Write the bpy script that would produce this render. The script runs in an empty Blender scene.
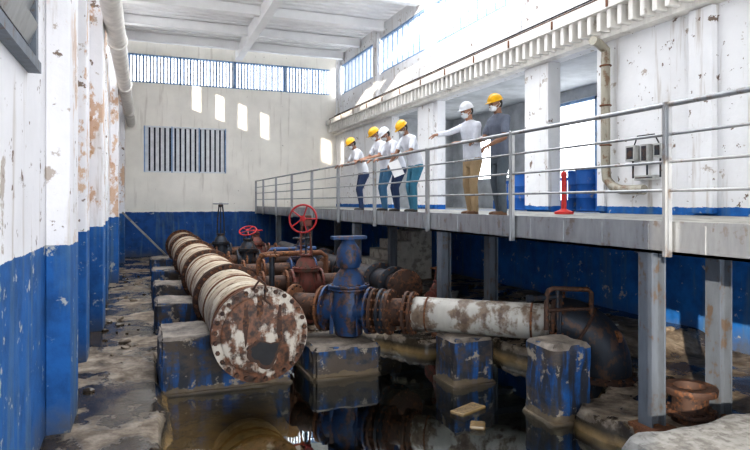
import bpy, math, random, bmesh
import numpy as np
from mathutils import Vector, Matrix, noise
from mathutils.bvhtree import BVHTree
random.seed(7)
V=Vector
# ---------------------------------------------------------------- materials
def newmat(name):
    m=bpy.data.materials.new(name); m.use_nodes=True
    nt=m.node_tree; nt.nodes.clear()
    out=nt.nodes.new('ShaderNodeOutputMaterial'); b=nt.nodes.new('ShaderNodeBsdfPrincipled')
    nt.links.new(b.outputs[0],out.inputs[0])
    return m,nt,b
def N(nt,t,**k):
    n=nt.nodes.new(t)
    for a,v in k.items(): setattr(n,a,v)
    return n
def pos(nt,scale=(1,1,1)):
    g=N(nt,'ShaderNodeNewGeometry'); mp=N(nt,'ShaderNodeMapping'); mp.inputs['Scale'].default_value=scale
    nt.links.new(g.outputs['Position'],mp.inputs['Vector']); return mp.outputs[0]
def noi(nt,vec,scale,detail=6,rough=.6):
    n=N(nt,'ShaderNodeTexNoise'); n.inputs['Scale'].default_value=scale; n.inputs['Detail'].default_value=detail; n.inputs['Roughness'].default_value=rough
    nt.links.new(vec,n.inputs['Vector']); return n.outputs['Fac']
def ramp(nt,fac,stops,interp='LINEAR'):
    r=N(nt,'ShaderNodeValToRGB'); r.color_ramp.interpolation=interp
    e=r.color_ramp.elements
    while len(e)<len(stops): e.new(.5)
    for i,(p,c) in enumerate(stops):
        e[i].position=p; e[i].color=(c if len(c)==4 else (*c,1)) if not isinstance(c,(int,float)) else (c,c,c,1)
    nt.links.new(fac,r.inputs[0]); return r.outputs[0]
def mix(nt,fac,a,b):
    m=N(nt,'ShaderNodeMix',data_type='RGBA')
    if isinstance(fac,(int,float)): m.inputs[0].default_value=fac
    else: nt.links.new(fac,m.inputs[0])
    for s,i in ((a,6),(b,7)):
        if isinstance(s,(tuple,list)): m.inputs[i].default_value=(*s[:3],1)
        else: nt.links.new(s,m.inputs[i])
    return m.outputs[2]
def math_(nt,op,a,b=None,clamp=False):
    m=N(nt,'ShaderNodeMath',operation=op,use_clamp=clamp)
    for i,s in enumerate((a,b)):
        if s is None: continue
        if isinstance(s,(int,float)): m.inputs[i].default_value=s
        else: nt.links.new(s,m.inputs[i])
    return m.outputs[0]
def bump(nt,b,h,strength=.3,dist=.02):
    n=N(nt,'ShaderNodeBump'); n.inputs['Strength'].default_value=strength; n.inputs['Distance'].default_value=dist
    nt.links.new(h,n.inputs['Height']); nt.links.new(n.outputs[0],b.inputs['Normal'])
def setc(nt,b,c):
    if isinstance(c,(tuple,list)): b.inputs['Base Color'].default_value=(*c[:3],1)
    else: nt.links.new(c,b.inputs['Base Color'])
def zcoord(nt):
    g=N(nt,'ShaderNodeNewGeometry'); s=N(nt,'ShaderNodeSeparateXYZ'); nt.links.new(g.outputs['Position'],s.inputs[0]); return s.outputs['Z']

def simple(name,col,rough=.6,metal=0,var=.15,scale=8,bmp=.1,dist=.02,st=(1,1,1)):
    m,nt,b=newmat(name); p=pos(nt,st); n=noi(nt,p,scale)
    c2=tuple(max(0,x*(1-var*2)) for x in col)
    setc(nt,b,mix(nt,ramp(nt,n,[(.35,0.),(.65,1.)]),c2,col))
    b.inputs['Roughness'].default_value=rough; b.inputs['Metallic'].default_value=metal
    if bmp: bump(nt,b,n,bmp,dist)
    return m
def worn(name,paint,under,amount=.5,scale=4,rough=.6,metal=0,under2=None,streak=True,bmp=.3):
    """paint flaking away to an under colour, with vertical streaks"""
    m,nt,b=newmat(name)
    n1=noi(nt,pos(nt),scale,8,.65); n2=noi(nt,pos(nt,(1,1,.25) if streak else (1,1,1)),scale*1.7,6,.6)
    k=math_(nt,'ADD',math_(nt,'MULTIPLY',n1,.6),math_(nt,'MULTIPLY',n2,.4))
    t=.36+.28*amount
    u=under if under2 is None else mix(nt,ramp(nt,noi(nt,pos(nt),scale*3),[(.4,0.),(.6,1.)]),under,under2)
    pv=mix(nt,ramp(nt,n2,[(.3,0.),(.7,1.)]),tuple(x*.72 for x in paint),paint)
    setc(nt,b,mix(nt,ramp(nt,k,[(t-.03,0.),(t+.03,1.)]),u,pv))
    b.inputs['Roughness'].default_value=rough; b.inputs['Metallic'].default_value=metal
    bump(nt,b,n1,bmp)
    return m
def wallmat(name,zline,white=(.84,.83,.81),blue=(.010,.115,.42),peel=.3,patch=(.42,.36,.31),ochre=0.,streak=.7):
    m,nt,b=newmat(name); z=zcoord(nt)
    big=noi(nt,pos(nt),.9,8,.62); mid=noi(nt,pos(nt),3.2,8,.65); st=noi(nt,pos(nt,(2.6,2.6,.22)),2.2,7,.6)
    w=mix(nt,ramp(nt,big,[(.3,0.),(.62,1.)]),tuple(x*.88 for x in white),white)
    w=mix(nt,ramp(nt,st,[(.31,streak),(.43,0.)]),w,(.42,.36,.30))
    w=mix(nt,ramp(nt,mid,[(.24+peel*.2,.9),(.27+peel*.2,0.)]),w,patch)
    w=mix(nt,ramp(nt,noi(nt,pos(nt),6,6),[(.28+peel*.12,1.),(.30+peel*.12,0.)]),w,(.20,.15,.12))
    if ochre:
        yz=ramp(nt,noi(nt,pos(nt,(1,1,.6)),1.7,8,.7),[(.60-ochre*.1,0.),(.63-ochre*.1,1.)])
        g=N(nt,'ShaderNodeNewGeometry'); s=N(nt,'ShaderNodeSeparateXYZ'); nt.links.new(g.outputs['Position'],s.inputs[0])
        far=ramp(nt,math_(nt,'MULTIPLY',s.outputs['Y'],.1),[(.58,0.),(.66,1.)])
        w=mix(nt,math_(nt,'MULTIPLY',math_(nt,'MULTIPLY',yz,far),.8),w,mix(nt,mid,(.30,.12,.05),(.72,.50,.30)))
    bl=mix(nt,ramp(nt,mid,[(.35,0.),(.6,1.)]),tuple(x*.6 for x in blue),blue)
    bl=mix(nt,ramp(nt,st,[(.3,.8),(.48,0.)]),bl,(.10,.17,.24))
    bl=mix(nt,ramp(nt,noi(nt,pos(nt),4.3,8,.7),[(.30+peel*.12,1.),(.34+peel*.12,0.)]),bl,(.42,.43,.42))
    gz=math_(nt,'ADD',z,math_(nt,'MULTIPLY',mid,-1.2))
    bl=mix(nt,ramp(nt,math_(nt,'ADD',gz,.8),[(.0,1.),(.55,0.)]),bl,(.09,.085,.075))
    zz=math_(nt,'ADD',z,math_(nt,'MULTIPLY',math_(nt,'SUBTRACT',mid,.5),.10))
    f=math_(nt,'GREATER_THAN',zz,zline)
    setc(nt,b,mix(nt,f,bl,w)); b.inputs['Roughness'].default_value=.75
    bump(nt,b,mid,.35,.03); return m

M={}
M['wl']=wallmat('paint_left',1.71,peel=.55,ochre=.6,blue=(.012,.12,.36),white=(.78,.77,.79))
M['wb']=wallmat('paint_back',1.71,peel=.08,white=(.94,.91,.84),blue=(.012,.09,.30),streak=.35)
M['wr']=wallmat('paint_right',2.02,peel=.46,white=(.80,.80,.81),blue=(.010,.15,.48))
M['white']=worn('white_paint',(.86,.83,.78),(.35,.3,.26),.05,3)
M['roof']=simple('roof_sheet',(.93,.93,.93),.5,0,.04,1.5,.02)
M['slat']=simple('louvre_slat',(.84,.87,.90),.5,0,.08,5,.02)
M['slatb']=simple('louvre_slat_blue',(.30,.45,.68),.5,0,.15,5,.02)
M['dark']=simple('dark_void',(.02,.035,.07),.8)  # flat panels coloured as the unlit depth behind louvres
M['greyroom']=simple('room_plaster',(.52,.54,.56),.8,0,.15,2,.1)
M['blue']=worn('blue_paint',(.012,.13,.45),(.2,.2,.2),.12,5)
M['galv']=worn('galvanised_steel',(.40,.41,.42),(.26,.22,.19),.22,6,.36,.6,bmp=.08)
M['steelpost']=worn('grey_post_paint',(.15,.17,.20),(.12,.09,.07),.26,6,.55,.2)
M['deck']=worn('deck_concrete',(.34,.34,.32),(.19,.19,.18),.38,3,.8,streak=False)
M['step']=worn('stair_concrete',(.55,.53,.48),(.28,.26,.23),.35,4,.8,streak=False)
M['coping']=worn('coping_concrete',(.33,.32,.30),(.15,.14,.13),.5,7,.85,0,(.24,.23,.21),False,.6)
M['rust']=worn('rust',(.20,.09,.05),(.055,.03,.02),.4,9,.8,.2,(.30,.13,.05))
M['rustdark']=worn('dark_rust',(.08,.045,.033),(.022,.017,.017),.45,8,.7,.3,(.17,.075,.035))
M['iron']=worn('dark_cast_iron',(.03,.037,.05),(.085,.05,.035),.35,7,.5,.4)
M['valveblue']=worn('valve_blue',(.015,.055,.15),(.025,.025,.03),.45,6,.5,.1,(.12,.06,.045))
M['valvered']=worn('valve_red',(.20,.06,.045),(.09,.055,.04),.4,8,.6,.1)
M['red']=worn('handwheel_red',(.42,.02,.025),(.16,.03,.02),.2,9,.5)
M['pipe']=worn('cream_pipe',(.52,.42,.30),(.18,.10,.06),.40,3.0,.6,0,(.34,.25,.17))
M['pipeband']=worn('pipe_band',(.60,.52,.40),(.15,.085,.05),.36,5,.6,0,(.36,.27,.18))
M['pipew']=worn('white_pipe',(.44,.42,.38),(.20,.15,.11),.44,3.6,.5,0,(.11,.075,.055))
M['face']=worn('blank_flange',(.60,.54,.46),(.19,.085,.045),.60,4.2,.6,.0,(.045,.027,.02))
M['rubber']=simple('rubber',(.02,.02,.022),.7)
M['cone']=simple('post_red',(.55,.03,.025),.5)
M['cable']=worn('conduit',(.40,.37,.30),(.20,.13,.08),.3,6,.5,.1)
M['box']=simple('enclosure_grey',(.50,.50,.48),.5,0)
M['paper']=simple('paper',(.85,.85,.85),.7,0,.03)
def plinth():
    m,nt,b=newmat('plinth_paint'); z=zcoord(nt)
    n=noi(nt,pos(nt),3.5,8,.68); st=noi(nt,pos(nt,(3,3,.35)),3,7,.6); ll=noi(nt,pos(nt,(.6,.6,1)),2.2,7,.65)
    c=mix(nt,ramp(nt,n,[(.35,0.),(.6,1.)]),(.015,.045,.11),(.012,.10,.30))
    c=mix(nt,ramp(nt,st,[(.47,.9),(.58,0.)]),c,(.03,.027,.025))
    c=mix(nt,ramp(nt,ll,[(.43,1.),(.52,0.)]),c,(.085,.065,.05))
    c=mix(nt,ramp(nt,noi(nt,pos(nt),5,8,.7),[(.38,1.),(.43,0.)]),c,(.34,.29,.23))
    zz=math_(nt,'ADD',z,math_(nt,'MULTIPLY',n,.25))
    c=mix(nt,ramp(nt,zz,[(-.0,.85),(.01,0.)]),c,(.17,.125,.075))
    c=mix(nt,ramp(nt,math_(nt,'ADD',z,.5),[(.26,1.),(.34,0.)]),c,(.012,.012,.01))  # near black under the waterline: light lost in the water, painted in
    g=N(nt,'ShaderNodeNewGeometry'); s=N(nt,'ShaderNodeSeparateXYZ'); nt.links.new(g.outputs['Normal'],s.inputs[0])
    top=math_(nt,'MULTIPLY',math_(nt,'GREATER_THAN',s.outputs['Z'],.6),math_(nt,'GREATER_THAN',z,.0))
    c=mix(nt,top,c,ramp(nt,n,[(.35,(.05,.04,.035)),(.65,(.27,.23,.19))]))
    setc(nt,b,c); b.inputs['Roughness'].default_value=.6; bump(nt,b,n,.6,.04); return m
M['plinth']=plinth()
def groundmat():
    m,nt,b=newmat('wet_concrete_ground'); z=zcoord(nt)
    big=noi(nt,pos(nt),.8,8,.65); mid=noi(nt,pos(nt),3.5,9,.7); fine=noi(nt,pos(nt),14,6,.6)
    c=ramp(nt,mid,[(.30,(.045,.034,.025)),(.46,(.17,.13,.095)),(.62,(.35,.295,.23)),(.8,(.46,.41,.34))])
    wet=ramp(nt,big,[(.47,1.),(.53,0.)])
    c=mix(nt,wet,c,mix(nt,mid,(.012,.010,.008),(.10,.075,.05)))
    deep=ramp(nt,math_(nt,'ADD',z,.6),[(.08,(.003,.004,.004)),(.26,(.005,.005,.004)),(.32,(.13,.08,.035)),(.36,(.34,.22,.085)),(.43,(.26,.18,.09)),(.50,(.06,.05,.035))])  # ochre is silt; the black depths paint in light absorbed by the water
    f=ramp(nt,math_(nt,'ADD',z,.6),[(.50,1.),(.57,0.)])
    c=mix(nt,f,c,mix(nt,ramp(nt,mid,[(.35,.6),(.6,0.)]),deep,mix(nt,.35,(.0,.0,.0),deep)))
    setc(nt,b,c)
    lowz=ramp(nt,math_(nt,'ADD',z,.6),[(.50,1.),(.57,0.)])
    rr=mix(nt,lowz,ramp(nt,wet,[(0.,.8),(1.,.07)]),(.10,.10,.10))
    nt.links.new(rr,b.inputs['Roughness'])
    n=N(nt,'ShaderNodeBump'); n.inputs['Distance'].default_value=.05
    nt.links.new(ramp(nt,wet,[(0.,.6),(1.,.12)]),n.inputs['Strength'])
    nt.links.new(math_(nt,'ADD',mid,math_(nt,'MULTIPLY',fine,.3)),n.inputs['Height']); nt.links.new(n.outputs[0],b.inputs['Normal']); return m
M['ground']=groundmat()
def watermat():
    m=bpy.data.materials.new('murky_water'); m.use_nodes=True; nt=m.node_tree; nt.nodes.clear()
    out=N(nt,'ShaderNodeOutputMaterial'); g=N(nt,'ShaderNodeBsdfGlossy'); t=N(nt,'ShaderNodeBsdfTransparent'); mx=N(nt,'ShaderNodeMixShader'); fr=N(nt,'ShaderNodeFresnel')
    g.inputs['Roughness'].default_value=.008; g.inputs['Color'].default_value=(.90,.96,.98,1); t.inputs['Color'].default_value=(.88,.86,.74,1); fr.inputs['IOR'].default_value=1.55
    bp=N(nt,'ShaderNodeBump'); bp.inputs['Strength'].default_value=.05; bp.inputs['Distance'].default_value=.02
    nt.links.new(noi(nt,pos(nt),3,3,.5),bp.inputs['Height']); nt.links.new(bp.outputs[0],g.inputs['Normal']); nt.links.new(bp.outputs[0],fr.inputs['Normal'])
    f=math_(nt,'MULTIPLY',fr.outputs[0],2.1,True)
    nt.links.new(f,mx.inputs[0]); nt.links.new(t.outputs[0],mx.inputs[1]); nt.links.new(g.outputs[0],mx.inputs[2]); nt.links.new(mx.outputs[0],out.inputs[0]); return m
M['water']=watermat()

# ---------------------------------------------------------------- mesh builder
def frame(axis):
    a=V(axis).normalized(); h=V((0,0,1)) if abs(a.z)<.95 else V((1,0,0))
    u=h.cross(a).normalized(); w=a.cross(u).normalized(); return a,u,w
class MB:
    def __init__(s): s.v=[];s.f=[];s.m=[];s.ml=[]
    def mi(s,mat):
        if mat not in s.ml: s.ml.append(mat)
        return s.ml.index(mat)
    def add(s,vs,fs,mat):
        o=len(s.v); s.v+= [tuple(x) for x in vs]; k=s.mi(mat)
        for f in fs: s.f.append([i+o for i in f]); s.m.append(k)
    def box(s,x0,x1,y0,y1,z0,z1,mat):
        vs=[(x,y,z) for x in(x0,x1) for y in(y0,y1) for z in(z0,z1)]
        s.add(vs,[(0,1,3,2),(4,6,7,5),(0,4,5,1),(2,3,7,6),(0,2,6,4),(1,5,7,3)],mat)
    def rough(s,x0,x1,y0,y1,z0,z1,mat,cell=.06,amp=.02,seed=0):
        """box of crumbling concrete: gridded faces, noise displaced, worn edges"""
        nX=max(2,int((x1-x0)/cell)); nY=max(2,int((y1-y0)/cell)); nZ=max(2,int((z1-z0)/cell))
        idx={}; vs=[]; fs=[]
        def vid(i,j,k):
            if (i,j,k) not in idx:
                p=V((x0+(x1-x0)*i/nX,y0+(y1-y0)*j/nY,z0+(z1-z0)*k/nZ))
                on=(i in(0,nX))+(j in(0,nY))+(k in(0,nZ))
                q=noise.fractal(p*3+V((seed,0,0)),1,2,4); e=.5+.5*noise.noise(p*5+V((seed,3,0)))
                dirn=V(((-1 if i==0 else 1 if i==nX else 0),(-1 if j==0 else 1 if j==nY else 0),(-1 if k==0 else 1 if k==nZ else 0)))
                p=p+dirn*(q*amp-(on-1)*e*amp*1.6-amp*.3)
                idx[(i,j,k)]=len(vs); vs.append(p)
            return idx[(i,j,k)]
        for k,(A,B,fn) in {0:(nX,nY,lambda a,b_,s_:(a,b_,s_*nZ)),1:(nX,nZ,lambda a,b_,s_:(a,s_*nY,b_)),2:(nY,nZ,lambda a,b_,s_:(s_*nX,a,b_))}.items():
            for a in range(A):
                for b_ in range(B):
                    for s_ in (0,1): fs.append([vid(*fn(a,b_,s_)),vid(*fn(a+1,b_,s_)),vid(*fn(a+1,b_+1,s_)),vid(*fn(a,b_+1,s_))])
        s.add(vs,fs,mat)
    def obox(s,c,size,mat,rz=0,R=None):
        R=R or Matrix.Rotation(rz,3,'Z'); c=V(c); h=[x/2 for x in size]
        vs=[c+R@V((x,y,z)) for x in(-h[0],h[0]) for y in(-h[1],h[1]) for z in(-h[2],h[2])]
        s.add(vs,[(0,1,3,2),(4,6,7,5),(0,4,5,1),(2,3,7,6),(0,2,6,4),(1,5,7,3)],mat)
    def rings(s,rings,mat,cap=True):
        n=len(rings[0]); vs=[p for r in rings for p in r]; fs=[]
        for i in range(len(rings)-1):
            for j in range(n):
                k=(j+1)%n; fs.append((i*n+j,i*n+k,(i+1)*n+k,(i+1)*n+j))
        if cap: fs.append(tuple(range(n))[::-1]); fs.append(tuple((len(rings)-1)*n+j for j in range(n)))
        s.add(vs,fs,mat)
    def lathe(s,o,axis,prof,mat,n=32):
        a,u,w=frame(axis); o=V(o)
        s.rings([[o+a*t+(u*math.cos(2*math.pi*j/n)+w*math.sin(2*math.pi*j/n))*max(r,.0005) for j in range(n)] for t,r in prof],mat)
    def tube(s,p0,p1,r0,mat,r1=None,n=14):
        p0=V(p0);p1=V(p1); r1=r0 if r1 is None else r1
        s.lathe(p0,p1-p0,[(0,r0),((p1-p0).length,r1)],mat,n)
    def path(s,pts,r,mat,n=12):
        pts=[V(p) for p in pts]; rr=r if isinstance(r,(list,tuple)) else [r]*len(pts); out=[]; pu=None
        for i,p in enumerate(pts):
            t=(pts[min(i+1,len(pts)-1)]-pts[max(i-1,0)]).normalized()
            if pu is None: _,u,w=frame(t)
            else: u=(pu-t*pu.dot(t)).normalized(); w=t.cross(u)
            pu=u; out.append([p+(u*math.cos(2*math.pi*j/n)+w*math.sin(2*math.pi*j/n))*rr[i] for j in range(n)])
        s.rings(out,mat)
    def flange(s,o,axis,r,th,mat,bolt=None,nb=16,bm=None,n=36):
        a,u,w=frame(axis); o=V(o)
        s.lathe(o-a*th/2,a,[(0,r*.97),(th*.12,r),(th*.88,r),(th,r*.97)],mat,n)
        bs=bolt or r*.07
        for j in range(nb):
            q=2*math.pi*(j+.5)/nb; c=o+(u*math.cos(q)+w*math.sin(q))*(r-bs*1.5)
            s.lathe(c-a*(th/2+bs*1.1),a,[(0,bs),(th+bs*2.2,bs)],bm or mat,6)
    def torus(s,c,axis,R,r,mat,n=36,k=10):
        a,u,w=frame(axis); c=V(c); vs=[];fs=[]
        for i in range(n):
            q=2*math.pi*i/n; d=u*math.cos(q)+w*math.sin(q)
            for j in range(k):
                t=2*math.pi*j/k; vs.append(c+d*(R+r*math.cos(t))+a*r*math.sin(t))
        for i in range(n):
            for j in range(k): fs.append((i*k+j,((i+1)%n)*k+j,((i+1)%n)*k+(j+1)%k,i*k+(j+1)%k))
        s.add(vs,fs,mat)
    def ell(s,c,ax,mat,n=16,m=10):
        c=V(c); A,B,C=[V(x) for x in ax]; vs=[c+C]; fs=[]
        for i in range(1,m):
            p=math.pi*i/m
            for j in range(n):
                q=2*math.pi*j/n; vs.append(c+C*math.cos(p)+(A*math.cos(q)+B*math.sin(q))*math.sin(p))
        vs.append(c-C); L=len(vs)-1
        for j in range(n): fs.append((0,1+j,1+(j+1)%n)); fs.append((L,1+(m-2)*n+(j+1)%n,1+(m-2)*n+j))
        for i in range(m-2):
            for j in range(n): a=1+i*n; fs.append((a+j,a+n+j,a+n+(j+1)%n,a+(j+1)%n))
        s.add(vs,fs,mat)
    def cap(s,p0,p1,r0,r1,mat):
        p0=V(p0);p1=V(p1); s.tube(p0,p1,r0,mat,r1,n=16)
        for p,r in((p0,r0),(p1,r1)): s.ell(p,((r,0,0),(0,r,0),(0,0,r)),mat,16,8)
    def mesh(s,name):
        me=bpy.data.meshes.new(name); me.from_pydata(s.v,[],s.f)
        for m in s.ml: me.materials.append(M[m] if isinstance(m,str) else m)
        me.polygons.foreach_set('material_index',s.m); me.update(); return me
    def obj(s,name,smooth=True,bevel=0,parent=None):
        me=s.mesh(name)
        bm=bmesh.new(); bm.from_mesh(me); bmesh.ops.recalc_face_normals(bm,faces=bm.faces); bm.to_mesh(me); bm.free()
        if smooth:
            me.polygons.foreach_set('use_smooth',[True]*len(me.polygons)); me.set_sharp_from_angle(angle=math.radians(38))
        o=bpy.data.objects.new(name,me); bpy.context.scene.collection.objects.link(o)
        if bevel:
            b=o.modifiers.new('bevel','BEVEL'); b.width=bevel; b.segments=2; b.limit_method='ANGLE'; b.angle_limit=math.radians(50)
        if parent: o.parent=parent
        return o
def empty(name,loc=(0,0,0)):
    e=bpy.data.objects.new(name,None); e.location=loc; bpy.context.scene.collection.objects.link(e); return e

# ---------------------------------------------------------------- floor + water
def sm(a,b,x): t=max(0,min(1,(x-a)/(b-a))); return t*t*(3-2*t)
def ground_h(x,y):
    w=noise.noise(V((x*1.3,y*1.3,0)))*.18
    w2=noise.noise(V((x*.9,y*.9,5)))*.25
    xr=4.1+.8*sm(4.9,5.4,y)
    yf=8.8-.9*sm(3.3,4.0,x)
    inside=sm(.12,.24,x+w*.6)*(1-sm(xr,xr+.12,x+w))*(1-sm(yf,yf+.2,y+w2))
    depth=.62
    sh=(1-sm(1.45,1.55,x+w*1.2))*sm(4.2,4.6,y+w)   # shallow silt shelf below the big flange
    depth=depth*(1-sh)+(.222+.035*noise.noise(V((x*2,y*2,9))))*sh
    h=-depth*inside+noise.fractal(V((x*1.1,y*1.1,2)),1,2,5)*.025*(1-inside*.6)
    ledge=sm(5.3,5.6,x+w*.6)*sm(6.0,6.6,y)*.2
    return h+ledge+ (noise.noise(V((x*6,y*6,1)))*.012)
step=.08; xs=np.arange(-1.0,8.0,step); ys=np.arange(-1.0,24.7,step)
b=MB(); nx=len(xs)
vs=[(float(x),float(y),ground_h(float(x),float(y))) for y in ys for x in xs]
fs=[(j*nx+i,j*nx+i+1,(j+1)*nx+i+1,(j+1)*nx+i) for j in range(len(ys)-1) for i in range(nx-1)]
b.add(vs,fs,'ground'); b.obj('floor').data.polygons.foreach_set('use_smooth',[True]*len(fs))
b=MB(); b.add([(.0,-.9,-.2),(5.1,-.9,-.2),(5.1,9.1,-.2),(.0,9.1,-.2)],[(0,1,2,3)],'water'); b.obj('flood_water',False)

# ---------------------------------------------------------------- walls
b=MB()
XL=-.82; T=[1]
def trim(x0,x1,y0,y1,z0,z1,mat,bev=.012):
    b=MB(); b.box(x0,x1,y0,y1,z0,z1,mat); b.obj('trim_%d'%T[0],False,bev); T[0]+=1
b.box(XL-.25,XL,-1,24.5,-.6,6.7,'wl')
for (y0,y1) in ((-1,14.6),(15.3,15.9),(16.6,18.6),(19.2,19.5),(20.1,20.4),(21.0,21.3),(21.9,24.5)): b.box(XL-.25,XL,y0,y1,6.7,7.8,'wl')
b.box(XL-.25,XL,-1,24.5,7.8,8.32,'wl')
b.obj('wall_left',False)
for y,wd,dp in ((6.0,.7,.2),(8.6,.5,.12),(10.6,.7,.2),(13.3,.5,.12),(16.8,.7,.2),(22.2,.7,.2)):
    trim(XL,XL+dp,y,y+wd,-.5,8.1,'wl')
b=MB()
b.box(-1.07,8.0,24.5,24.75,-.6,3.25,'wb'); b.box(-1.07,0,24.5,24.75,3.25,5.05,'wb'); b.box(3.1,8,24.5,24.75,3.25,5.05,'wb')
b.box(-1.07,8,24.5,24.75,5.05,6.7,'wb'); b.box(-1.07,8,24.5,24.75,7.8,8.32,'wb'); b.box(7.45,8,24.5,24.75,6.7,7.8,'wb'); b.box(-1.07,-.7,24.5,24.75,6.7,7.8,'wb')
b.obj('wall_back',False)
# unseen wall added behind the camera to dim the near walls; open below
b=MB(); b.box(-1.07,8.0,-1.25,-1.0,4.3,8.32,'wb'); b.box(7.0,8.0,-1.25,-1.0,-.6,4.3,'wb'); b.obj('wall_front_added',False)
XR=7.75
b=MB()
b.box(XR,XR+.25,-1,24.5,-.6,1.9,'wr')
for y0,y1 in ((-1,8.6),(10.0,10.8),(15.0,16.3),(18.3,24.5)): b.box(XR,XR+.25,y0,y1,1.9,4.97,'wr')
b.box(XR,XR+.25,-1,24.5,4.97,6.6,'wr'); b.box(XR,XR+.25,-1,24.5,7.85,8.32,'wr')
b.obj('wall_right',False)
for y in (2.0,6.2,11.0,15.2,19.4,23.8): trim(XR-.12,XR,y,y+.4,5.66,8.1,'wr')
trim(XR-.12,XR,6.2,6.6,1.93,4.96,'wr'); trim(XR-.06,XR,8.42,8.6,1.93,4.96,'wr'); trim(XR-.06,XR,10.0,10.8,1.93,4.96,'wr'); trim(XR-.06,XR,15.2,16.2,1.93,4.96,'wr')
b=MB(); b.box(XR-.50,XR,-1,24.4,5.36,5.56,'white'); b.box(XR-.22,XR,-1,24.4,4.97,5.36,'white')
y=-.8; i=0
while y<24.2:
    b.box(XR-.45,XR-.22,y,y+.09,5.04,5.36,'white')
    if i%6==0: b.box(XR-.52,XR-.50,y,y+.05,5.38,5.54,'rust')
    y+=.24; i+=1
b.box(XR-.36,XR-.26,-1,24.4,5.56,5.66,'rustdark')
for z in (5.72,5.78): b.tube((XR-.15,-1,z),(XR-.15,24.3,z),.018,'rubber',n=8)
b.obj('crane_runway_beam',False,.008)
b=MB(); x=-.7; i=0
while x<7.4: b.obox((x+.055,24.6,7.25),(.075,.05,1.1),'slatb' if i%2 else 'slat',rz=.2); x+=.125; i+=1
b.box(-.7,7.45,24.52,24.7,6.70,6.75,'slatb'); b.box(-.7,7.45,24.52,24.7,7.75,7.8,'slatb')
for x in (1.3,3.4,5.5): b.box(x,x+.06,24.52,24.7,6.7,7.8,'slatb')
b.obj('window_1',False)
b=MB(); x=.04
b.box(0,3.1,24.70,24.74,3.25,5.05,'dark')  # dark backing panel, painted as the unlit room behind the slats
while x<3.05: b.obox((x+.07,24.58,4.15),(.125,.03,1.72),'slat',rz=-.25); x+=.19
for z in (3.25,5.0): b.box(0,3.1,24.5,24.62,z,z+.05,'slat')
for x in (0,1.0,2.03,3.05): b.box(x,x+.05,24.5,24.62,3.25,5.05,'slatb')
b.obj('window_2',False)
k=3
for y0,y1 in ((-1,2),(2.4,6.2),(6.6,11.0),(11.4,15.2),(15.6,19.4),(19.8,23.8)):
    b=MB(); y=y0+.02; i=0
    while y<y1-.08: b.obox((XR+.1,y+.05,7.22),(.04,.085,1.25),'slatb' if i%3==2 else 'slat',rz=-.75); y+=.14; i+=1
    b.box(XR+.02,XR+.2,y0,y1,6.6,6.66,'slatb'); b.box(XR+.02,XR+.2,y0,y1,7.79,7.85,'slatb')
    b.obj('window_%d'%k,False); k+=1
b=MB()
x0=XL+.003
b.box(x0,XL+.09,2.6,5.15,3.08,3.16,'steelpost'); b.box(x0,XL+.07,5.05,5.15,3.1,5,'steelpost'); b.box(x0,XL+.07,2.6,2.7,3.1,5,'steelpost'); b.box(x0,XL+.07,2.6,5.15,4.95,5.05,'steelpost')
b.box(x0,XL+.01,2.7,5.1,3.15,5,'dark')
for i in range(7): b.obox((XL+.045,3.9,3.35+i*.25),(.02,2.3,.17),'galv',R=Matrix.Rotation(.35,3,'Y'))
b.obj('window_%d'%k,False); k+=1
b=MB()
b.box(11,11.2,6,9.0,1.9,5.2,'greyroom'); b.box(11,11.2,9.0,14.6,4.9,5.2,'greyroom'); b.box(11,11.2,14.6,16.2,1.9,5.2,'greyroom'); b.box(11,11.2,16.2,19,4.4,5.2,'greyroom'); b.box(11,11.2,16.2,19,1.9,2.9,'greyroom'); b.box(11,11.2,19,20,1.9,5.2,'greyroom'); b.box(11,11.2,9.0,12.3,1.9,3.9,'greyroom')  # extra openings added in the far wall to brighten the side room
b.box(8,11.2,5.9,6.1,1.9,5.2,'greyroom'); b.box(8,11.2,20,20.2,1.9,5.2,'greyroom')
b.obj('wall_side_room',False)
b=MB(); b.box(8,11.2,5.9,20.2,5.2,5.4,'greyroom'); b.obj('ceiling_side_room',False)
b=MB(); b.box(8,11.2,5.9,20.2,1.75,1.9,'deck'); b.obj('floor_side_room',False)
b=MB()
for y in (12.31,14.50): b.box(11.01,11.1,y,y+.08,1.91,4.88,'slatb')
b.box(11.01,11.1,12.31,14.58,4.80,4.88,'slatb')
b.obj('door_1',False)
b=MB()
for y in np.arange(8.7,14.9,.14): b.box(9.6,9.63,float(y),float(y)+.03,1.9,2.65,'blue')
b.box(9.58,9.65,8.6,15,2.62,2.70,'blue'); b.box(9.58,9.65,8.6,15,1.9,2.15,'blue')
b.obj('blue_guard_fence',False)
def drum(x,y):
    b=MB(); b.lathe((x,y,1.903),(0,0,1),[(0,.27),(.01,.285),(.03,.285),(.04,.275),(.27,.275),(.285,.285),(.30,.275),(.56,.275),(.575,.285),(.59,.275),(.84,.275),(.85,.285),(.87,.285),(.88,.27),(.865,.26),(.865,.05)],'blue',32)
    b.lathe((x+.15,y,2.768),(0,0,1),[(0,.03),(.02,.03)],'iron',12); b.obj('steel_drum')
drum(8.6,9.25); drum(8.65,9.88); drum(8.95,10.5); drum(8.6,11.4); drum(8.6,12.1)

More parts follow.
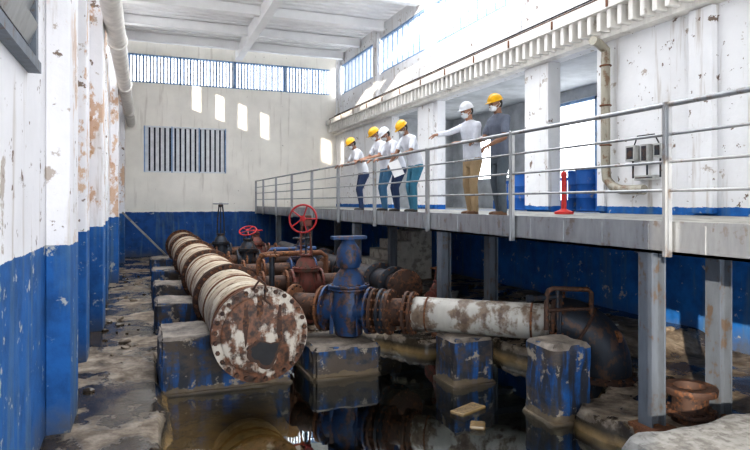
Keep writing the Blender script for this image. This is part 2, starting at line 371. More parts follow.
# ---------------------------------------------------------------- ceiling
b=MB()
for ya,yb in ((-1,7.5),(16.0,24.4)):  # unseen near roof added to dim the front; gap left to light the back
    prof=[]; y=ya
    while y<yb:
        prof+= [(y,8.35),(y+.16,8.35),(y+.20,8.43),(y+.30,8.43)]; y+=.34
    vs=[];fs=[]
    for (yy,zz) in prof: vs+=[(-1.07,yy,zz),(8,yy,zz)]
    for i in range(len(prof)-1): fs.append((2*i,2*i+1,2*i+3,2*i+2))
    b.add(vs,fs,'roof')
b.obj('ceiling',False)
b=MB()
for y in (0,3.5,7.0,10.0,13.0,16.1,18.9,21.3,23.4): b.box(-.8,7.72,y,y+.16,8.06,8.34,'roof'); b.box(-.8,7.72,y-.05,y+.21,8.03,8.06,'roof')
b.box(3.45,3.72,-.9,24.48,7.85,8.34,'roof')
b.obj('roof_beams',False,.01)
b=MB(); b.path([(-.46,-.9,5.1),(-.46,24.4,5.1)],.16,'white',18)
for y in (3,7.5,12,16.5,21): b.torus((-.46,y,5.1),(0,1,0),.17,.02,'white')
b.obj('overhead_duct')
b=MB(); b.path([(XL+.01,9.2,5.45),(-.5,9.2,5.5),(-.25,9.2,5.4)],.02,'iron',8); b.lathe((-.22,9.2,5.42),(.5,0,-1),[(0,.05),(.1,.09),(.2,.17),(.26,.18)],'iron',20)
b.obj('flood_lamp')

# ---------------------------------------------------------------- walkway
b=MB()
b.box(4.34,XR-.005,.3,24.4,1.80,1.9,'deck')
b.box(4.30,4.345,.3,24.4,1.64,1.93,'galv'); b.box(4.30,4.42,.3,24.4,1.64,1.665,'galv'); b.box(4.31,4.42,.3,24.4,1.90,1.925,'galv')
b.box(5.2,5.32,.3,24.4,1.62,1.8,'steelpost')
for y in np.arange(1,24.3,1.03): b.box(4.34,XR-.01,float(y),float(y)+.07,1.68,1.8,'steelpost')
for y in np.arange(.6,24.3,.59): b.box(4.29,4.302,float(y),float(y)+.05,1.665,1.9,'galv')
for y in (.4,4.2,8.3,12.4,16.5,20.6):
    for x in (4.40,5.26):
        zb=ground_h(x,y)-.06
        b.box(x-.085,x-.065,y-.08,y+.08,zb,1.65,'steelpost'); b.box(x+.065,x+.085,y-.08,y+.08,zb,1.65,'steelpost'); b.box(x-.07,x+.07,y-.012,y+.012,zb,1.65,'steelpost')
        b.box(x-.15,x+.15,y-.14,y+.14,zb,zb+.085,'rust')
b.obj('steel_walkway',False)
b=MB()
py=[3.9+2.35*i for i in range(-1,9)]+[24.3]
for y in py: b.box(4.225,4.295,y-.012,y+.012,1.62,2.97,'galv'); b.box(4.24,4.28,y-.035,y+.035,1.62,2.97,'galv')
for z,r in ((2.95,.024),(2.69,.014),(2.45,.014),(2.20,.014)): b.tube((4.26,.4,z),(4.26,24.35,z),r,'galv',n=10)
b.obj('walkway_railing')

# ---------------------------------------------------------------- main pipe
PX,PZ=1.2,.64
b=MB()
b.lathe((PX,6.62,PZ),(0,1,0),[(0,.42),(14.9,.42)],'pipe',48)
y=6.85; i=0
while y<21.2:
    L_=.30 if i%3 else .42
    b.lathe((PX,y,PZ),(0,1,0),[(0,.425),(.012,.458),(L_-.012,.458),(L_,.425)],'pipeband' if i%2 else 'pipe',56)
    if i%3==0: b.lathe((PX,y+L_*.5-.03,PZ),(0,1,0),[(0,.455),(.006,.472),(.054,.472),(.06,.455)],'rust',56)
    y+=L_+.035; i+=1
for y in (9.1,12.0,15.1,18.2,20.9):
    for dy in (-.05,.05): b.flange((PX,y+dy,PZ),(0,1,0),.53,.05,'rustdark',.022,22,'rust',56)
b.flange((PX,6.65,PZ),(0,1,0),.53,.055,'rust',.026,28,'rustdark',64)
b.flange((PX,6.57,PZ),(0,1,0),.53,.06,'face',.026,28,'rustdark',64)
b.lathe((PX,6.50,PZ),(0,1,0),[(0,.40),(.02,.43),(.05,.43)],'face',64)
b.obj('water_main_pipe')
b=MB()
def blob(c,rx,rz,seed,y,mat,n=30):
    ring=[]
    for j in range(n):
        q=2*math.pi*j/n; k=1+.5*noise.noise(V((math.cos(q)*1.8+seed,math.sin(q)*1.8,seed)))
        ring.append((c[0]+rx*k*math.cos(q),y,c[1]+rz*k*math.sin(q)))
    ring2=[(p[0],y+.02,p[2]) for p in ring]; b.rings([ring,ring2],mat)
blob((PX+.02,PZ-.2),.19,.15,3,6.488,'rustdark'); blob((PX+.03,PZ-.19),.15,.12,3,6.484,'rubber'); blob((PX-.02,PZ+.3),.035,.13,8,6.494,'rustdark'); blob((PX+.2,PZ+.1),.03,.2,1,6.495,'rustdark'); blob((PX-.17,PZ+.12),.03,.2,5,6.495,'rustdark')  # black blob paints the dark inside of the hole; the rest is rust
b.path([(PX-.1,6.5,PZ+.5),(PX-.02,6.47,PZ+.62),(PX+.04,6.47,PZ+.56),(PX+.03,6.46,PZ+.40),(PX+.10,6.47,PZ+.33)],.012,'rustdark',8)
o=b.obj('corroded_opening'); o.parent=bpy.data.objects['water_main_pipe']
ps=[0]
def plin(x0,x1,y0,y1,z1,name='concrete_plinth'):
    b=MB(); ps[0]+=7.3
    b.rough(x0,x1,y0,y1,-.6,z1,'plinth',.05,.028,ps[0]); b.rough(x0-.035,x1+.035,y0-.035,y1+.035,-.6,-.155,'plinth',.07,.02,ps[0])
    return b.obj(name,True)
for y0,y1 in ((7.4,8.4),(9.95,10.75),(12.2,13.0),(15,15.8),(18,18.8)): plin(.16,2.05 if y0>8 else 1.75,y0,y1,.5)
plin(2.02,2.95,7.35,8.35,.22); plin(3.56,4.16,6.45,7.0,.40); plin(3.90,4.42,4.98,5.50,.62)
plin(3.5,4.15,9.3,9.9,.45); plin(3.5,4.15,11.3,11.9,.45)

# ---------------------------------------------------------------- valve builder
def valve(name,x,y,bz,ang,s,body,zfoot,wheel=None,wm='red',top=1.64,pipe_len=.3):
    b=MB(); d=V((math.cos(ang),math.sin(ang),0)); o=V((x,y,bz))
    R=.2*s
    b.lathe((x,y,zfoot),(0,0,1),[(0,R*.7),(.03,R*.9),(bz-zfoot-R*1.1,R*.95),(bz-zfoot-R*.6,R*1.15),(bz-zfoot,R*1.25),(bz-zfoot+R*.8,R*1.12),(bz-zfoot+R*1.3,R)],body,28)
    b.lathe(o-d*R*1.5,d,[(0,R*1.05),(R*.6,R*.98),(R*1.5,R*1.2),(R*2.4,R*.98),(R*3,R*1.05)],body,28)
    for k in (-1,1): b.flange(o+d*k*R*1.5,d,R*1.5,.04,body,.016*s,14,'rustdark')
    zt=bz+R*1.35
    b.flange((x,y,zt),(0,0,1),R*1.35,.035,body,.015*s,12,'rustdark'); b.flange((x,y,zt+.04),(0,0,1),R*1.35,.035,body,.015*s,12,'rustdark')
    b.lathe((x,y,zt+.05),(0,0,1),[(0,R*1.1),(R*.6,R*.9),(R*1.1,R*.5),(R*1.25,R*.42)],body,28)
    zb=zt+.05+R*1.25
    b.flange((x,y,zb),(0,0,1),R*.7,.03,body,.012,6,'rustdark')
    for k in range(4):
        q=ang+math.pi/4+k*math.pi/2; b.obox((x+math.cos(q)*R*1.2,y+math.sin(q)*R*1.2,bz-R*.2),(R*.25,.02,R*2.6),body,rz=q)
    for k in (-1,1): b.path([V((x,y,zb))+d*k*R*.55,V((x,y,zb+(top-zb)*.5))+d*k*R*.5,V((x,y,top-.06))+d*k*R*.28],.022*s,body,8)
    b.tube((x,y,zb-.05),(x,y,top),.018*s,'iron'); b.lathe((x,y,top-.09),(0,0,1),[(0,R*.35),(.05,R*.42),(.09,R*.3)],body,20)
    if wheel:
        kind,wr,tilt=wheel; c=V((x,y,top)) 
        ax=V(tilt).normalized()
        if kind=='side':
            b.obox((x,y,top-.02),(.16,.16,.18),body); b.tube(c,c+ax*.2,.02,'iron'); c=c+ax*.2
        a,u,w=frame(ax)
        b.torus(c,ax,wr,.02*s if s<1 else .022,wm); b.lathe(c-a*.03,a,[(0,.045),(.06,.045)],wm,14)
        for k in range(5):
            q=2*math.pi*k/5; b.tube(c,c+(u*math.cos(q)+w*math.sin(q))*wr,.012,wm,n=8)
    return b.obj(name)
ANG=math.atan2(-1.17,1.34)
valve('gate_valve',2.68,7.89,.60,ANG,1.08,'valveblue',.225,None,top=1.62)
b=MB(); b.obox((2.68,7.89,1.60),(.50,.14,.05),'valveblue'); b.lathe((2.68,7.89,1.18),(0,0,1),[(0,.15),(.1,.18),(.26,.16),(.36,.09),(.44,.06)],'valveblue',20)
o=b.obj('actuator_cap',bevel=.01); o.parent=bpy.data.objects['gate_valve']
valve('gate_valve',2.60,9.95,.70,0,.85,'valvered',.02,('side',.235,(-.55,-1,.1)),top=1.80)
valve('gate_valve',2.30,14.2,.72,0,.85,'iron',.02,('top',.20,(-.25,-.5,1)),top=1.42)
valve('gate_valve',1.98,16.8,.72,0,.85,'iron',.02,('top',.2,(0,0,1)),'galv',top=2.05)
valve('gate_valve',3.05,12.0,.70,0,.85,'valveblue',.02,('top',.17,(0,0,1)),'iron',top=1.35)
valve('gate_valve',2.95,16.8,.70,0,.8,'valvered',.02,('top',.17,(0,0,1)),'red',top=1.3)
D=V((math.cos(ANG),math.sin(ANG),0)); S=V((2.68,7.89,.60))
b=MB(); r=.19
b.lathe(S-D*1.6,D,[(0,r),(1.25,r)],'rustdark',28); b.flange(S-D*.40,D,.31,.04,'rust',.018,14,'rustdark'); b.flange(S-D*.85,D,.31,.05,'rust',.018,14,'rustdark')
b.obj('branch_pipe')
b=MB()
b.lathe(S+D*.36,D,[(0,r),(.95-.36,r)],'rustdark',28)
for t in (.39,.50,.62,.86,.94): b.flange(S+D*t,D,.31 if t<.8 else .29,.045,'rustdark' if t!=.5 else 'iron',.018,14,'rust')
b.torus(S+D*.56,D,.24,.05,'iron')
b.lathe(S+D*.95,D,[(0,.215),(.02,.225),(1.75,.225),(1.78,.21)],'pipew',36)
b.torus(S+D*2.5,D,.226,.014,'rust'); b.torus(S+D*1.15,D,.226,.012,'rust')
E=S+D*2.72
b.flange(E+D*.05,D,.35,.05,'rustdark',.018,16); b.flange(E+D*.12,D,.40,.06,'iron',.018,18,'rust')
pts=[]; Rb=.50
for i in range(13):
    q=math.pi/2*i/12; pts.append(E+D*(.12+Rb*math.sin(q))+V((0,0,-Rb*(1-math.cos(q)))))
pts.append(pts[-1]-V((0,0,.35)))
b.path(pts,.32,'iron',32)
b.torus(E+D*.36+V((0,0,-.09)),D-V((0,0,.6)),.33,.02,'rustdark')
b.flange(pts[-1]+V((0,0,.26)),(0,0,1),.44,.06,'rustdark',.018,16,'iron')
b.obj('white_branch_pipe')
b=MB(); b.path([(4.40,5.75,.6),(4.40,5.75,1.0),(4.43,5.75,1.06),(4.5,5.75,1.08),(4.92,5.65,1.06),(4.97,5.65,1.02),(4.97,5.65,.05)],.030,'rustdark',10)
b.tube((4.55,5.74,1.08),(4.55,5.74,.6),.022,'iron'); b.tube((4.40,5.75,.83),(4.97,5.65,.83),.022,'rustdark')
b.tube((4.2,5.75,.98),(4.6,5.75,.98),.028,'iron'); b.lathe((4.2,5.75,.98),(-1,0,0),[(0,.045),(.06,.045)],'iron',14)
b.tube((4.97,5.65,.5),(5.2,5.5,.5),.03,'rust'); b.lathe((5.18,5.5,.5),(1,0,0),[(0,.08),(.05,.08)],'rust',16)
b.obj('drain_pipework')
b=MB(); MX=3.82
b.lathe((MX,8.5,.75),(0,1,0),[(0,.2),(8.8,.2)],'iron',28)
for y in (8.5,8.9,9.6,11.2,11.35,13.0,14.9,15.05): b.flange((MX,y,.75),(0,1,0),.30,.045,'iron' if y>8.6 else 'rustdark',.017,14,'rust')
for y,x0 in ((9.95,1.55),(12.0,1.55),(14.2,1.55),(16.8,1.5)):
    b.tube((x0,y,.71),(MX,y,.71),.15,'rustdark',n=24)
    for x in (1.85,2.25,3.3,3.5): b.flange((x,y,.71),(1,0,0),.235,.04,'rust',.015,12,'rustdark')
b.obj('valve_manifold_pipe')
b=MB()
b.path([(2.0,11.1,.0),(2.0,11.1,1.0),(2.05,11.1,1.1),(2.2,11.1,1.12),(3.2,11.1,1.12),(3.3,11.1,1.05),(3.3,11.1,.0)],.05,'rust',12)
b.path([(2.5,12.9,.0),(2.5,12.9,.95),(2.6,12.9,1.05),(3.6,12.9,1.05)],.06,'valveblue',12)
for x in (2.3,3.0): b.flange((x,11.1,1.12),(1,0,0),.1,.03,'rustdark',.01,8)
b.tube((1.9,9.4,.0),(1.9,9.4,1.25),.045,'iron'); b.flange((1.9,9.4,1.25),(0,0,1),.12,.03,'rust',.012,8)
b.obj('small_bore_pipework')
valve('hydrant_valve',4.75,9.2,.42,.3,.5,'valvered',-.02,('top',.12,(0,0,1)),'rust',top=.95)
b=MB(); z0=ground_h(4.88,4.2)-.03
b.flange((4.88,4.2,z0+.12),(0,0,1),.23,.04,'rustdark',.015,12)
rings=[]
for r_,z_ in ((.16,0),(.16,.27),(.235,.28),(.24,.30),(.24,.335),(.235,.345),(.15,.345),(.145,.33),(.145,.05)):
    rings.append([(4.88+r_*math.cos(2*math.pi*j/36),4.2+r_*math.sin(2*math.pi*j/36),z0+z_+.02) for j in range(36)])
b.rings(rings,'rustdark',False)
b.obj('flanged_pipe_stub')
b=MB(); 
b.rough(3.05,7.4,1.4,3.2,-.05,.5,'coping',.08,.018,4); b.obj('concrete_coping',True)
b=MB()
for i in range(7): b.box(4.70+.28*i,4.70+.28*(i+1),13.2,14.6,-.1,.22+.23*i,'step')
b.obj('concrete_stairs',False,.008)
b=MB(); random.seed(3)
def rock(x,y,s):
    z=ground_h(x,y)
    R=Matrix.Rotation(random.random()*6,3,'Z')
    ax=[R@V((s*(.7+random.random()*.6),0,0)),R@V((0,s*(.5+random.random()*.5),0)),V((0,0,s*.45))]
    o=len(b.v); b.ell((x,y,z+s*.2),ax,'ground',8,5)
    for i in range(o,len(b.v)):
        p=V(b.v[i]); k=noise.noise_vector(p*4/max(s,.05)*.2)*s*.35; b.v[i]=tuple(p+k)
for i in range(170):
    x=random.choice([random.uniform(-.6,.1),random.uniform(4.6,7.4),random.uniform(2.2,4.0)]); y=random.uniform(3.6,19) if x<1 else random.uniform(5.8,12.8) if x>4.2 else random.uniform(9.0,16)
    rock(x,y,random.choice([.02,.03,.05,.08]))
for i in range(45): rock(random.uniform(5.2,5.8),random.uniform(4.5,6.4),random.choice([.04,.06,.09,.13]))
for (x,y,l,a) in ((5.9,8.6,1.6,.3),(6.3,7.4,1.1,-.5),(5.6,10.2,1.8,1.0),(6.8,9.4,1.3,.1)):
    b.obox((x,y,ground_h(x,y)+.03),(l,.14,.03),'deck',rz=a)
b.obj('rubble',False)
b=MB()
for (x,y,sx,sy,a) in ((3.35,5.75,.42,.2,.4),(3.2,5.3,.2,.16,1.0)): b.obox((x,y,-.225),(sx,sy,.09),'ground',rz=a)
b.obj('broken_concrete_pieces',False,.02)
b=MB(); b.obox((.15,21.5,.88),(.06,.25,2.4),'deck',R=Matrix.Rotation(-.75,3,'Y')); b.obj('leaning_plank',False)

# ---------------------------------------------------------------- fittings on right wall
XC=XR-.16
b=MB()
b.path([(XR-.5,8.2,4.90),(XR-.35,8.24,4.88),(XC,8.27,4.78),(XC,8.27,4.6),(XC,8.27,2.75),(XC,8.24,2.5),(XC,8.1,2.37),(XC,7.9,2.31),(XC,7.4,2.30)],.08,'cable',16)
for z in (4.5,3.8,3.1): b.torus((XC,8.27,z),(0,0,1),.09,.014,'rust')
b.obj('cable_conduit')
b=MB(); XB=XR-.003
for y,z,sy,sz in ((7.75,2.92,.20,.26),(7.45,2.90,.16,.30),(7.18,2.93,.16,.22),(7.45,2.50,.42,.08)): b.box(XR-.12,XB,y-sy/2,y+sy/2,z-sz/2,z+sz/2,'box'); b.box(XR-.13,XR-.12,y-sy/2+.03,y+sy/2-.03,z-sz/2+.03,z+sz/2-.03,'iron')
for y in (7.75,7.45,7.18): b.tube((XR-.05,y,2.5),(XR-.05,y,2.8),.016,'iron')
b.path([(XR-.05,7.75,3.0),(XR-.05,7.65,3.2),(XR-.05,7.3,3.2),(XR-.05,7.18,3.0)],.012,'rubber',8)
b.obj('electrical_junction_boxes',False,.006)
b=MB(); cx,cy=6.35,7.85
b.lathe((cx,cy,1.903),(0,0,1),[(0,.15),(.04,.15),(.07,.07),(.09,.04)],'cone',24); b.lathe((cx,cy,1.98),(0,0,1),[(0,.042),(.50,.036),(.55,.05),(.60,.045),(.62,.02)],'cone',20)
b.obj('red_delineator_post')

# ---------------------------------------------------------------- people
def cl(name,col,rough=.85,bm_=.55): M[name]=simple(name,col,rough,0,.10,9,bm_,.03,(1,1,.55)); return name
cl('skin_tan',(.40,.21,.13),.55,.05); cl('skin_brown',(.27,.14,.085),.55,.05); cl('shirt_white',(.74,.76,.82)); cl('shirt_offwhite',(.70,.71,.74)); cl('tee_grey',(.15,.17,.22)); cl('jeans_blue',(.05,.14,.24)); cl('jeans_navy',(.02,.04,.10)); cl('jeans_grey',(.10,.12,.14)); cl('khaki',(.40,.29,.17)); cl('teal_jeans',(.05,.19,.28))
cl('shoe_black',(.03,.025,.02),.5,.1); cl('shoe_brown',(.16,.08,.04),.5,.1); cl('hair_black',(.015,.012,.01),.6,.2); cl('mask_white',(.75,.78,.80),.8,.1); cl('helmet_yellow',(.85,.46,.005),.3,0); cl('helmet_white',(.80,.82,.86),.3,0); cl('eye_dark',(.02,.015,.01),.2,0)
def remesh(b,vox,smooth_it=4):
    me=b.mesh('tmp'); o=bpy.data.objects.new('tmp',me); bpy.context.scene.collection.objects.link(o)
    r=o.modifiers.new('r','REMESH'); r.mode='VOXEL'; r.voxel_size=vox
    s=o.modifiers.new('s','SMOOTH'); s.iterations=smooth_it; s.factor=.5
    dg=bpy.context.evaluated_depsgraph_get(); ev=o.evaluated_get(dg); m2=ev.to_mesh()
    co=[tuple(v.co) for v in m2.vertices]; fs=[tuple(p.vertices) for p in m2.polygons]; ev.to_mesh_clear()
    bvh=BVHTree.FromPolygons([V(v) for v in b.v],b.f)
    mats=[]
    for f in fs:
        c=sum((V(co[i]) for i in f),V())/len(f); r=bvh.find_nearest(c); mats.append(b.ml[b.m[r[2]]] if r[2] is not None else b.ml[0])
    bpy.data.objects.remove(o); bpy.data.meshes.remove(me)
    return co,fs,mats
def hand(wrist,d,n,side,mat,curl=.5,s=1):
    b=MB(); d=V(d).normalized(); n=(V(n)-d*V(n).dot(d)).normalized(); sd=d.cross(n).normalized()*side
    w=V(wrist)
    def ring(c,a,t): return [c+sd*a*math.cos(2*math.pi*j/14)+n*t*math.sin(2*math.pi*j/14) for j in range(14)]
    b.rings([ring(w-d*.03,.026,.02),ring(w,.028,.019),ring(w+d*.03,.036,.018),ring(w+d*.07,.042,.016),ring(w+d*.092,.040,.012)],mat)
    for k,(off,L) in enumerate(((.031,.070),(.0105,.080),(-.0105,.074),(-.031,.058))):
        p=w+d*.082+sd*off; dd=(d+sd*off*2.2).normalized(); a=.15
        for seg,(fr,r0,r1) in enumerate(((.45,.0095,.0088),(.32,.0088,.008),(.23,.008,.0068))):
            a+=curl*(.35 if seg==0 else .75); v=dd*math.cos(a)+n*math.sin(a); q=p+v*L*fr*1.05
            b.cap(p,q,r0*s,r1*s,mat); p=q
    p=w+d*.025+sd*.030; v=(d*.6+sd*.65+n*.35).normalized(); q=p+v*.042; b.cap(p,q,.012,.011,mat); v2=(d*.85+sd*.25+n*.5).normalized(); q2=q+v2*.032; b.cap(q,q2,.0105,.0085,mat)
    return remesh(b,.0042,2)
def ik(sh,tgt,l1,l2,pole):
    d=tgt-sh; L=min(d.length,(l1+l2)*.995); d=d.normalized(); a=math.acos(max(-1,min(1,(l1*l1+L*L-l2*l2)/(2*l1*L))))
    p=(pole-d*pole.dot(d)).normalized(); u=d*math.cos(a)+p*math.sin(a); el=sh+u*l1; f=(sh+d*L-el).normalized(); return u,f
def person(name,x,y,face_deg,h=1.75,lean=.15,headpitch=.4,headyaw=0,shirt='shirt_white',pants='jeans_navy',shoes='shoe_black',skin='skin_tan',helmet='helmet_yellow',
           armL=(.45,.2,1.05),armR=(.45,-.2,1.05),longsleeve=False,legs=((0.02,.05),(-.02,-.05)),mask=True,z0=1.902,curl=.6,build=1.0,twist=0):
    """armL / armR: wrist targets in the figure's own frame (forward, left, up)"""
    k=h/1.75; R=Matrix.Rotation(math.radians(face_deg),3,'Z'); base=V((x,y,z0))
    def W(p): return base+R@(V(p)*k)
    def Wd(p): return (R@V(p)).normalized()
    b=MB()
    sp=V((math.sin(lean),0,math.cos(lean))); fw=V((math.cos(lean),0,-math.sin(lean))); L=V((0,1,0))
    pel=V((-.10*math.sin(lean)*2,0,.96))
    def ring(c,fx,wy,f=fw,n=22,p=2.4):
        out=[]
        for j in range(n):
            q=2*math.pi*j/n; cx=math.copysign(abs(math.cos(q))**(2/p),math.cos(q)); cy=math.copysign(abs(math.sin(q))**(2/p),math.sin(q))
            out.append(W(c+f*fx*cx+L*wy*cy))
        return out
    B=build
    b.rings([ring(pel-V((0,0,.075)),.114*B,.168*B,V((1,0,0))),ring(pel+V((0,0,-.03)),.120*B,.172*B),ring(pel+sp*.06,.117*B,.164*B),ring(pel+sp*.16,.114*B,.158*B),ring(pel+sp*.28,.118*B,.172*B),ring(pel+sp*.38,.122*B,.190*B),ring(pel+sp*.46,.105*B,.190*B),ring(pel+sp*.515,.080,.145),ring(pel+sp*.545,.055,.075)],shirt)
    b.rings([ring(pel+V((0,0,-.20)),.098,.13,V((1,0,0))),ring(pel+V((0,0,-.15)),.112,.160,V((1,0,0))),ring(pel+V((0,0,-.05)),.112,.162,V((1,0,0))),ring(pel+V((0,0,.02)),.10,.15)],pants)
    b.ell(W(pel+V((-.05,0,-.10))),[(R@V(q))*k for q in ((.085,0,0),(0,.15,0),(0,0,.10))],pants)
    for sgn,(kx,fx) in zip((1,-1),legs):
        hp=pel+V((0,.088*sgn,-.10)); kn=V((kx+.03,.105*sgn,.50)); an=V((fx-.03,.115*sgn,.10))
        b.cap(W(hp),W(kn),.100*k*B,.065*k,pants); b.cap(W(kn),W(an+V((0,0,-.02))),.066*k,.054*k,pants)
        b.cap(W(kn+V((-.02,0,-.08))),W(kn*.5+an*.5+V((-.015,0,0))),.05*k,.057*k,pants)
        b.ell(W(an+V((.0,0,-.055))),[(R@V(q))*k for q in ((.058,0,0),(0,.044,0),(0,0,.045))],shoes)
        b.ell(W(an+V((.075,.008*sgn,-.065))),[(R@V(q))*k for q in ((.115,0,0),(0,.046,0),(0,0,.034))],shoes)
        b.ell(W(an+V((.06,.006*sgn,-.088))),[(R@V(q))*k for q in ((.135,0,0),(0,.048,0),(0,0,.013))],shoes)
    hands=[]
    for sgn,tg in zip((1,-1),(armL,armR)):
        sh=pel+sp*.455+L*.182*sgn*B; u,f=ik(sh,V(tg),.29,.25,V((-.5,.45*sgn,-.75)))
        el=sh+u*.29; wr=el+f*.25
        b.cap(W(sh-L*.03*sgn),W(sh+u*.03),.066*k,.064*k,shirt)
        if longsleeve:
            b.cap(W(sh),W(el),.060*k,.048*k,shirt); b.cap(W(el),W(el+f*.225),.049*k,.036*k,shirt); b.cap(W(el+f*.2),W(wr),.027*k,.025*k,skin)
        else:
            b.cap(W(sh),W(sh+u*.19),.062*k,.060*k,shirt); b.cap(W(sh+u*.15),W(el),.046*k,.040*k,skin)
            b.cap(W(el),W(el+f*.10),.041*k,.040*k,skin); b.cap(W(el+f*.08),W(wr),.040*k,.026*k,skin)
        hands.append(hand(W(wr),Wd(f),Wd((0,-sgn*.3,-1)),sgn,skin,curl))
    nb=pel+sp*.53; hd=V((math.sin(lean*.6+headpitch*.35),0,math.cos(lean*.6+headpitch*.35)))
    Ry=Matrix.Rotation(lean*.3+headpitch,3,'Y'); Rz=Matrix.Rotation(headyaw,3,'Z'); HR=Rz@Ry
    hf=HR@V((1,0,0)); hl=HR@V((0,1,0)); hu=HR@V((0,0,1))
    hc=nb+hd*.10+hu*.07+hf*.02
    b.cap(W(nb-sp*.03),W(hc-hu*.05-hf*.02),.058*k,.054*k,skin)
    def E(off,rad,mat): b.ell(W(hc+hf*off[0]+hl*off[1]+hu*off[2]),[(R@(a*r))*k for a,r in zip((hf,hl,hu),rad)],mat,20,14)
    E((-.012,0,.03),(.098,.076,.092),skin); E((.022,0,-.035),(.072,.062,.082),skin); E((.055,0,-.09),(.032,.034,.025),skin)
    E((.092,0,-.012),(.020,.014,.028),skin); E((.099,0,-.026),(.014,.018,.012),skin); E((.086,0,.022),(.014,.05,.012),skin)
    for sgn in (1,-1): E((-.008,.078*sgn,-.012),(.022,.010,.034),skin)
    E((-.040,0,-.005),(.078,.077,.085),'hair_black'); E((-.015,0,.05),(.098,.078,.08),'hair_black')
    if mask: E((.058,0,-.055),(.058,.062,.050),'mask_white'); E((.085,0,-.03),(.030,.03,.032),'mask_white')
    else: E((.082,0,-.062),(.018,.026,.008),'skin_brown')
    co,fs,ms=remesh(b,.0095,3)
    o_=MB(); 
    def addm(co,fs,ms):
        off=len(o_.v); o_.v+=co
        for f,m in zip(fs,ms): o_.f.append([i+off for i in f]); o_.m.append(o_.mi(m))
    addm(co,fs,ms)
    for hh in hands: addm(*hh)
    root=empty(name,tuple(base))
    def attach(mb,n):
        me=mb.mesh(n); me.polygons.foreach_set('use_smooth',[True]*len(me.polygons)); o=bpy.data.objects.new(n,me); bpy.context.scene.collection.objects.link(o)
        o.parent=root; o.matrix_parent_inverse=Matrix.Translation(base).inverted(); return o
    attach(o_,'body')
    def H(p): return W(hc+hf*p[0]+hl*p[1]+hu*p[2])
    e=MB()
    for sgn in (1,-1): e.ell(H((.084,.031*sgn,.002)),[(R@(a*r))*k for a,r in zip((hf,hl,hu),(.008,.014,.008))],'eye_dark',12,8); e.path([H((.088,.014*sgn,.020)),H((.09,.033*sgn,.025)),H((.078,.05*sgn,.020))],.004*k,'hair_black',6)
    attach(e,'eyes')
    if mask:
        e=MB()
        for sgn in (1,-1): e.path([H((.07,.058*sgn,-.035)),H((.03,.074*sgn,-.018)),H((-.02,.086*sgn,.0)),H((-.03,.085*sgn,-.02)),H((.02,.072*sgn,-.06)),H((.06,.058*sgn,-.075))],.0025,'mask_white',6)
        attach(e,'mask_straps')
    m=MB(); n=32; rings=[]
    def er(a,bw,z,off=0): return [H((-.012+off+a*math.cos(2*math.pi*j/n),bw*math.sin(2*math.pi*j/n),z)) for j in range(n)]
    z1=.045
    for i in range(9):
        q=math.pi/2*i/8*.985; rings.append(er(.122*math.cos(q)**.85,.100*math.cos(q)**.85,z1+.098*math.sin(q)))
    brim=[er(.114,.092,z1-.004),[H((-.012+(.131+(.045 if math.cos(2*math.pi*j/n)>0 else .0)*max(0,math.cos(2*math.pi*j/n))**2)*math.cos(2*math.pi*j/n),.109*math.sin(2*math.pi*j/n),z1-.014)) for j in range(n)],
          [H((-.012+(.131+(.045 if math.cos(2*math.pi*j/n)>0 else .0)*max(0,math.cos(2*math.pi*j/n))**2)*math.cos(2*math.pi*j/n),.109*math.sin(2*math.pi*j/n),z1-.006)) for j in range(n)]]
    m.rings(brim+rings,helmet)
    rid=[H((-.012+.124*math.cos(q),0,z1+.100*math.sin(q))) for q in [math.pi*i/14 for i in range(1,14)]]
    m.path(rid,.011*k,helmet,8)
    attach(m,'hard_hat')
    return root
SW='shirt_white'
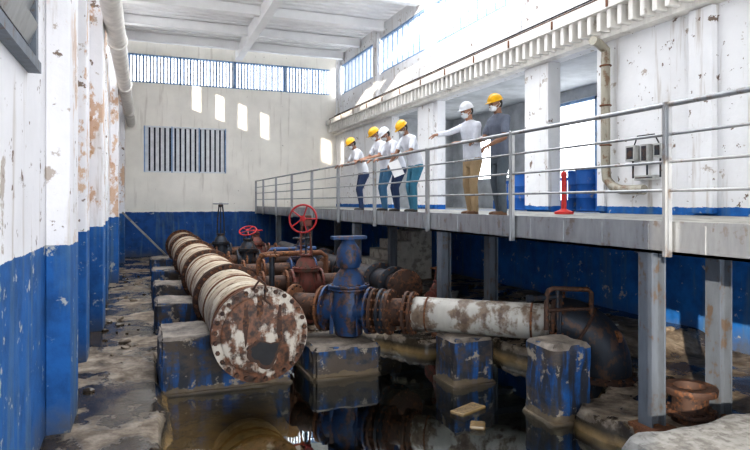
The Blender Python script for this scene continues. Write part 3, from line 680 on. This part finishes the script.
# rail top is 1.07 m above the deck, ~0.45 m in front of each man
person('man',4.72,7.22,184,1.69,.08,.30,0,'tee_grey','jeans_grey','shoe_brown','skin_brown','helmet_yellow',(.30,.16,1.02),(.36,-.10,1.10))
person('man',4.66,7.90,190,1.68,.12,.32,0,SW,'khaki','shoe_brown','skin_tan','helmet_white',(.30,.10,1.13),(.68,-.18,1.22),True,curl=.3)
person('man',4.76,10.25,188,1.76,.40,.60,0,SW,'teal_jeans','shoe_black','skin_brown','helmet_yellow',(.44,.22,1.05),(.42,-.12,.92),False)
person('man',4.72,10.95,182,1.72,.45,.60,0,SW,'jeans_navy','shoe_black','skin_tan','helmet_white',(.44,.20,1.06),(.44,-.20,1.06))
person('man',4.74,11.65,184,1.78,.36,.55,0,SW,'jeans_blue','shoe_black','skin_tan','helmet_yellow',(.45,.15,1.07),(.45,-.20,1.07))
person('man',4.74,13.1,180,1.72,.42,.5,0,'shirt_offwhite','jeans_navy','shoe_black','skin_brown','helmet_yellow',(.46,.18,1.07),(.46,-.18,1.07))
b=MB(); b.obox((4.36,10.10,2.72),(.22,.004,.30),'paper',R=Matrix.Rotation(-.35,3,'Y')@Matrix.Rotation(-.3,3,'X')); b.obj('paper_document',False)

# ---------------------------------------------------------------- light
w=bpy.data.worlds.new('sky'); bpy.context.scene.world=w; w.use_nodes=True; nt=w.node_tree
bg=nt.nodes['Background']; bg.inputs[0].default_value=(.93,.96,1.0,1); bg.inputs[1].default_value=4.4
L=bpy.data.lights.new('sun','SUN'); L.energy=5; L.angle=.01; L.color=(1,.89,.74)
so=bpy.data.objects.new('sun',L); bpy.context.scene.collection.objects.link(so); so.location=(-10,-5,12)
so.rotation_euler=V((1,1,-.36)).to_track_quat('-Z','Y').to_euler()
# ---------------------------------------------------------------- camera
c=bpy.data.cameras.new('camera'); co=bpy.data.objects.new('camera',c); bpy.context.scene.collection.objects.link(co)
co.location=(0,0,2.1); co.rotation_euler=(math.pi/2,0,-math.radians(21.3)); c.sensor_width=36; c.lens=593/750*36; c.shift_y=-23/750
c.clip_start=.05
bpy.context.scene.camera=co
vs_=bpy.context.scene.view_settings
vs_.view_transform='Standard'; vs_.exposure=.18
try: vs_.look='Medium High Contrast'
except Exception as e: print('look',e)
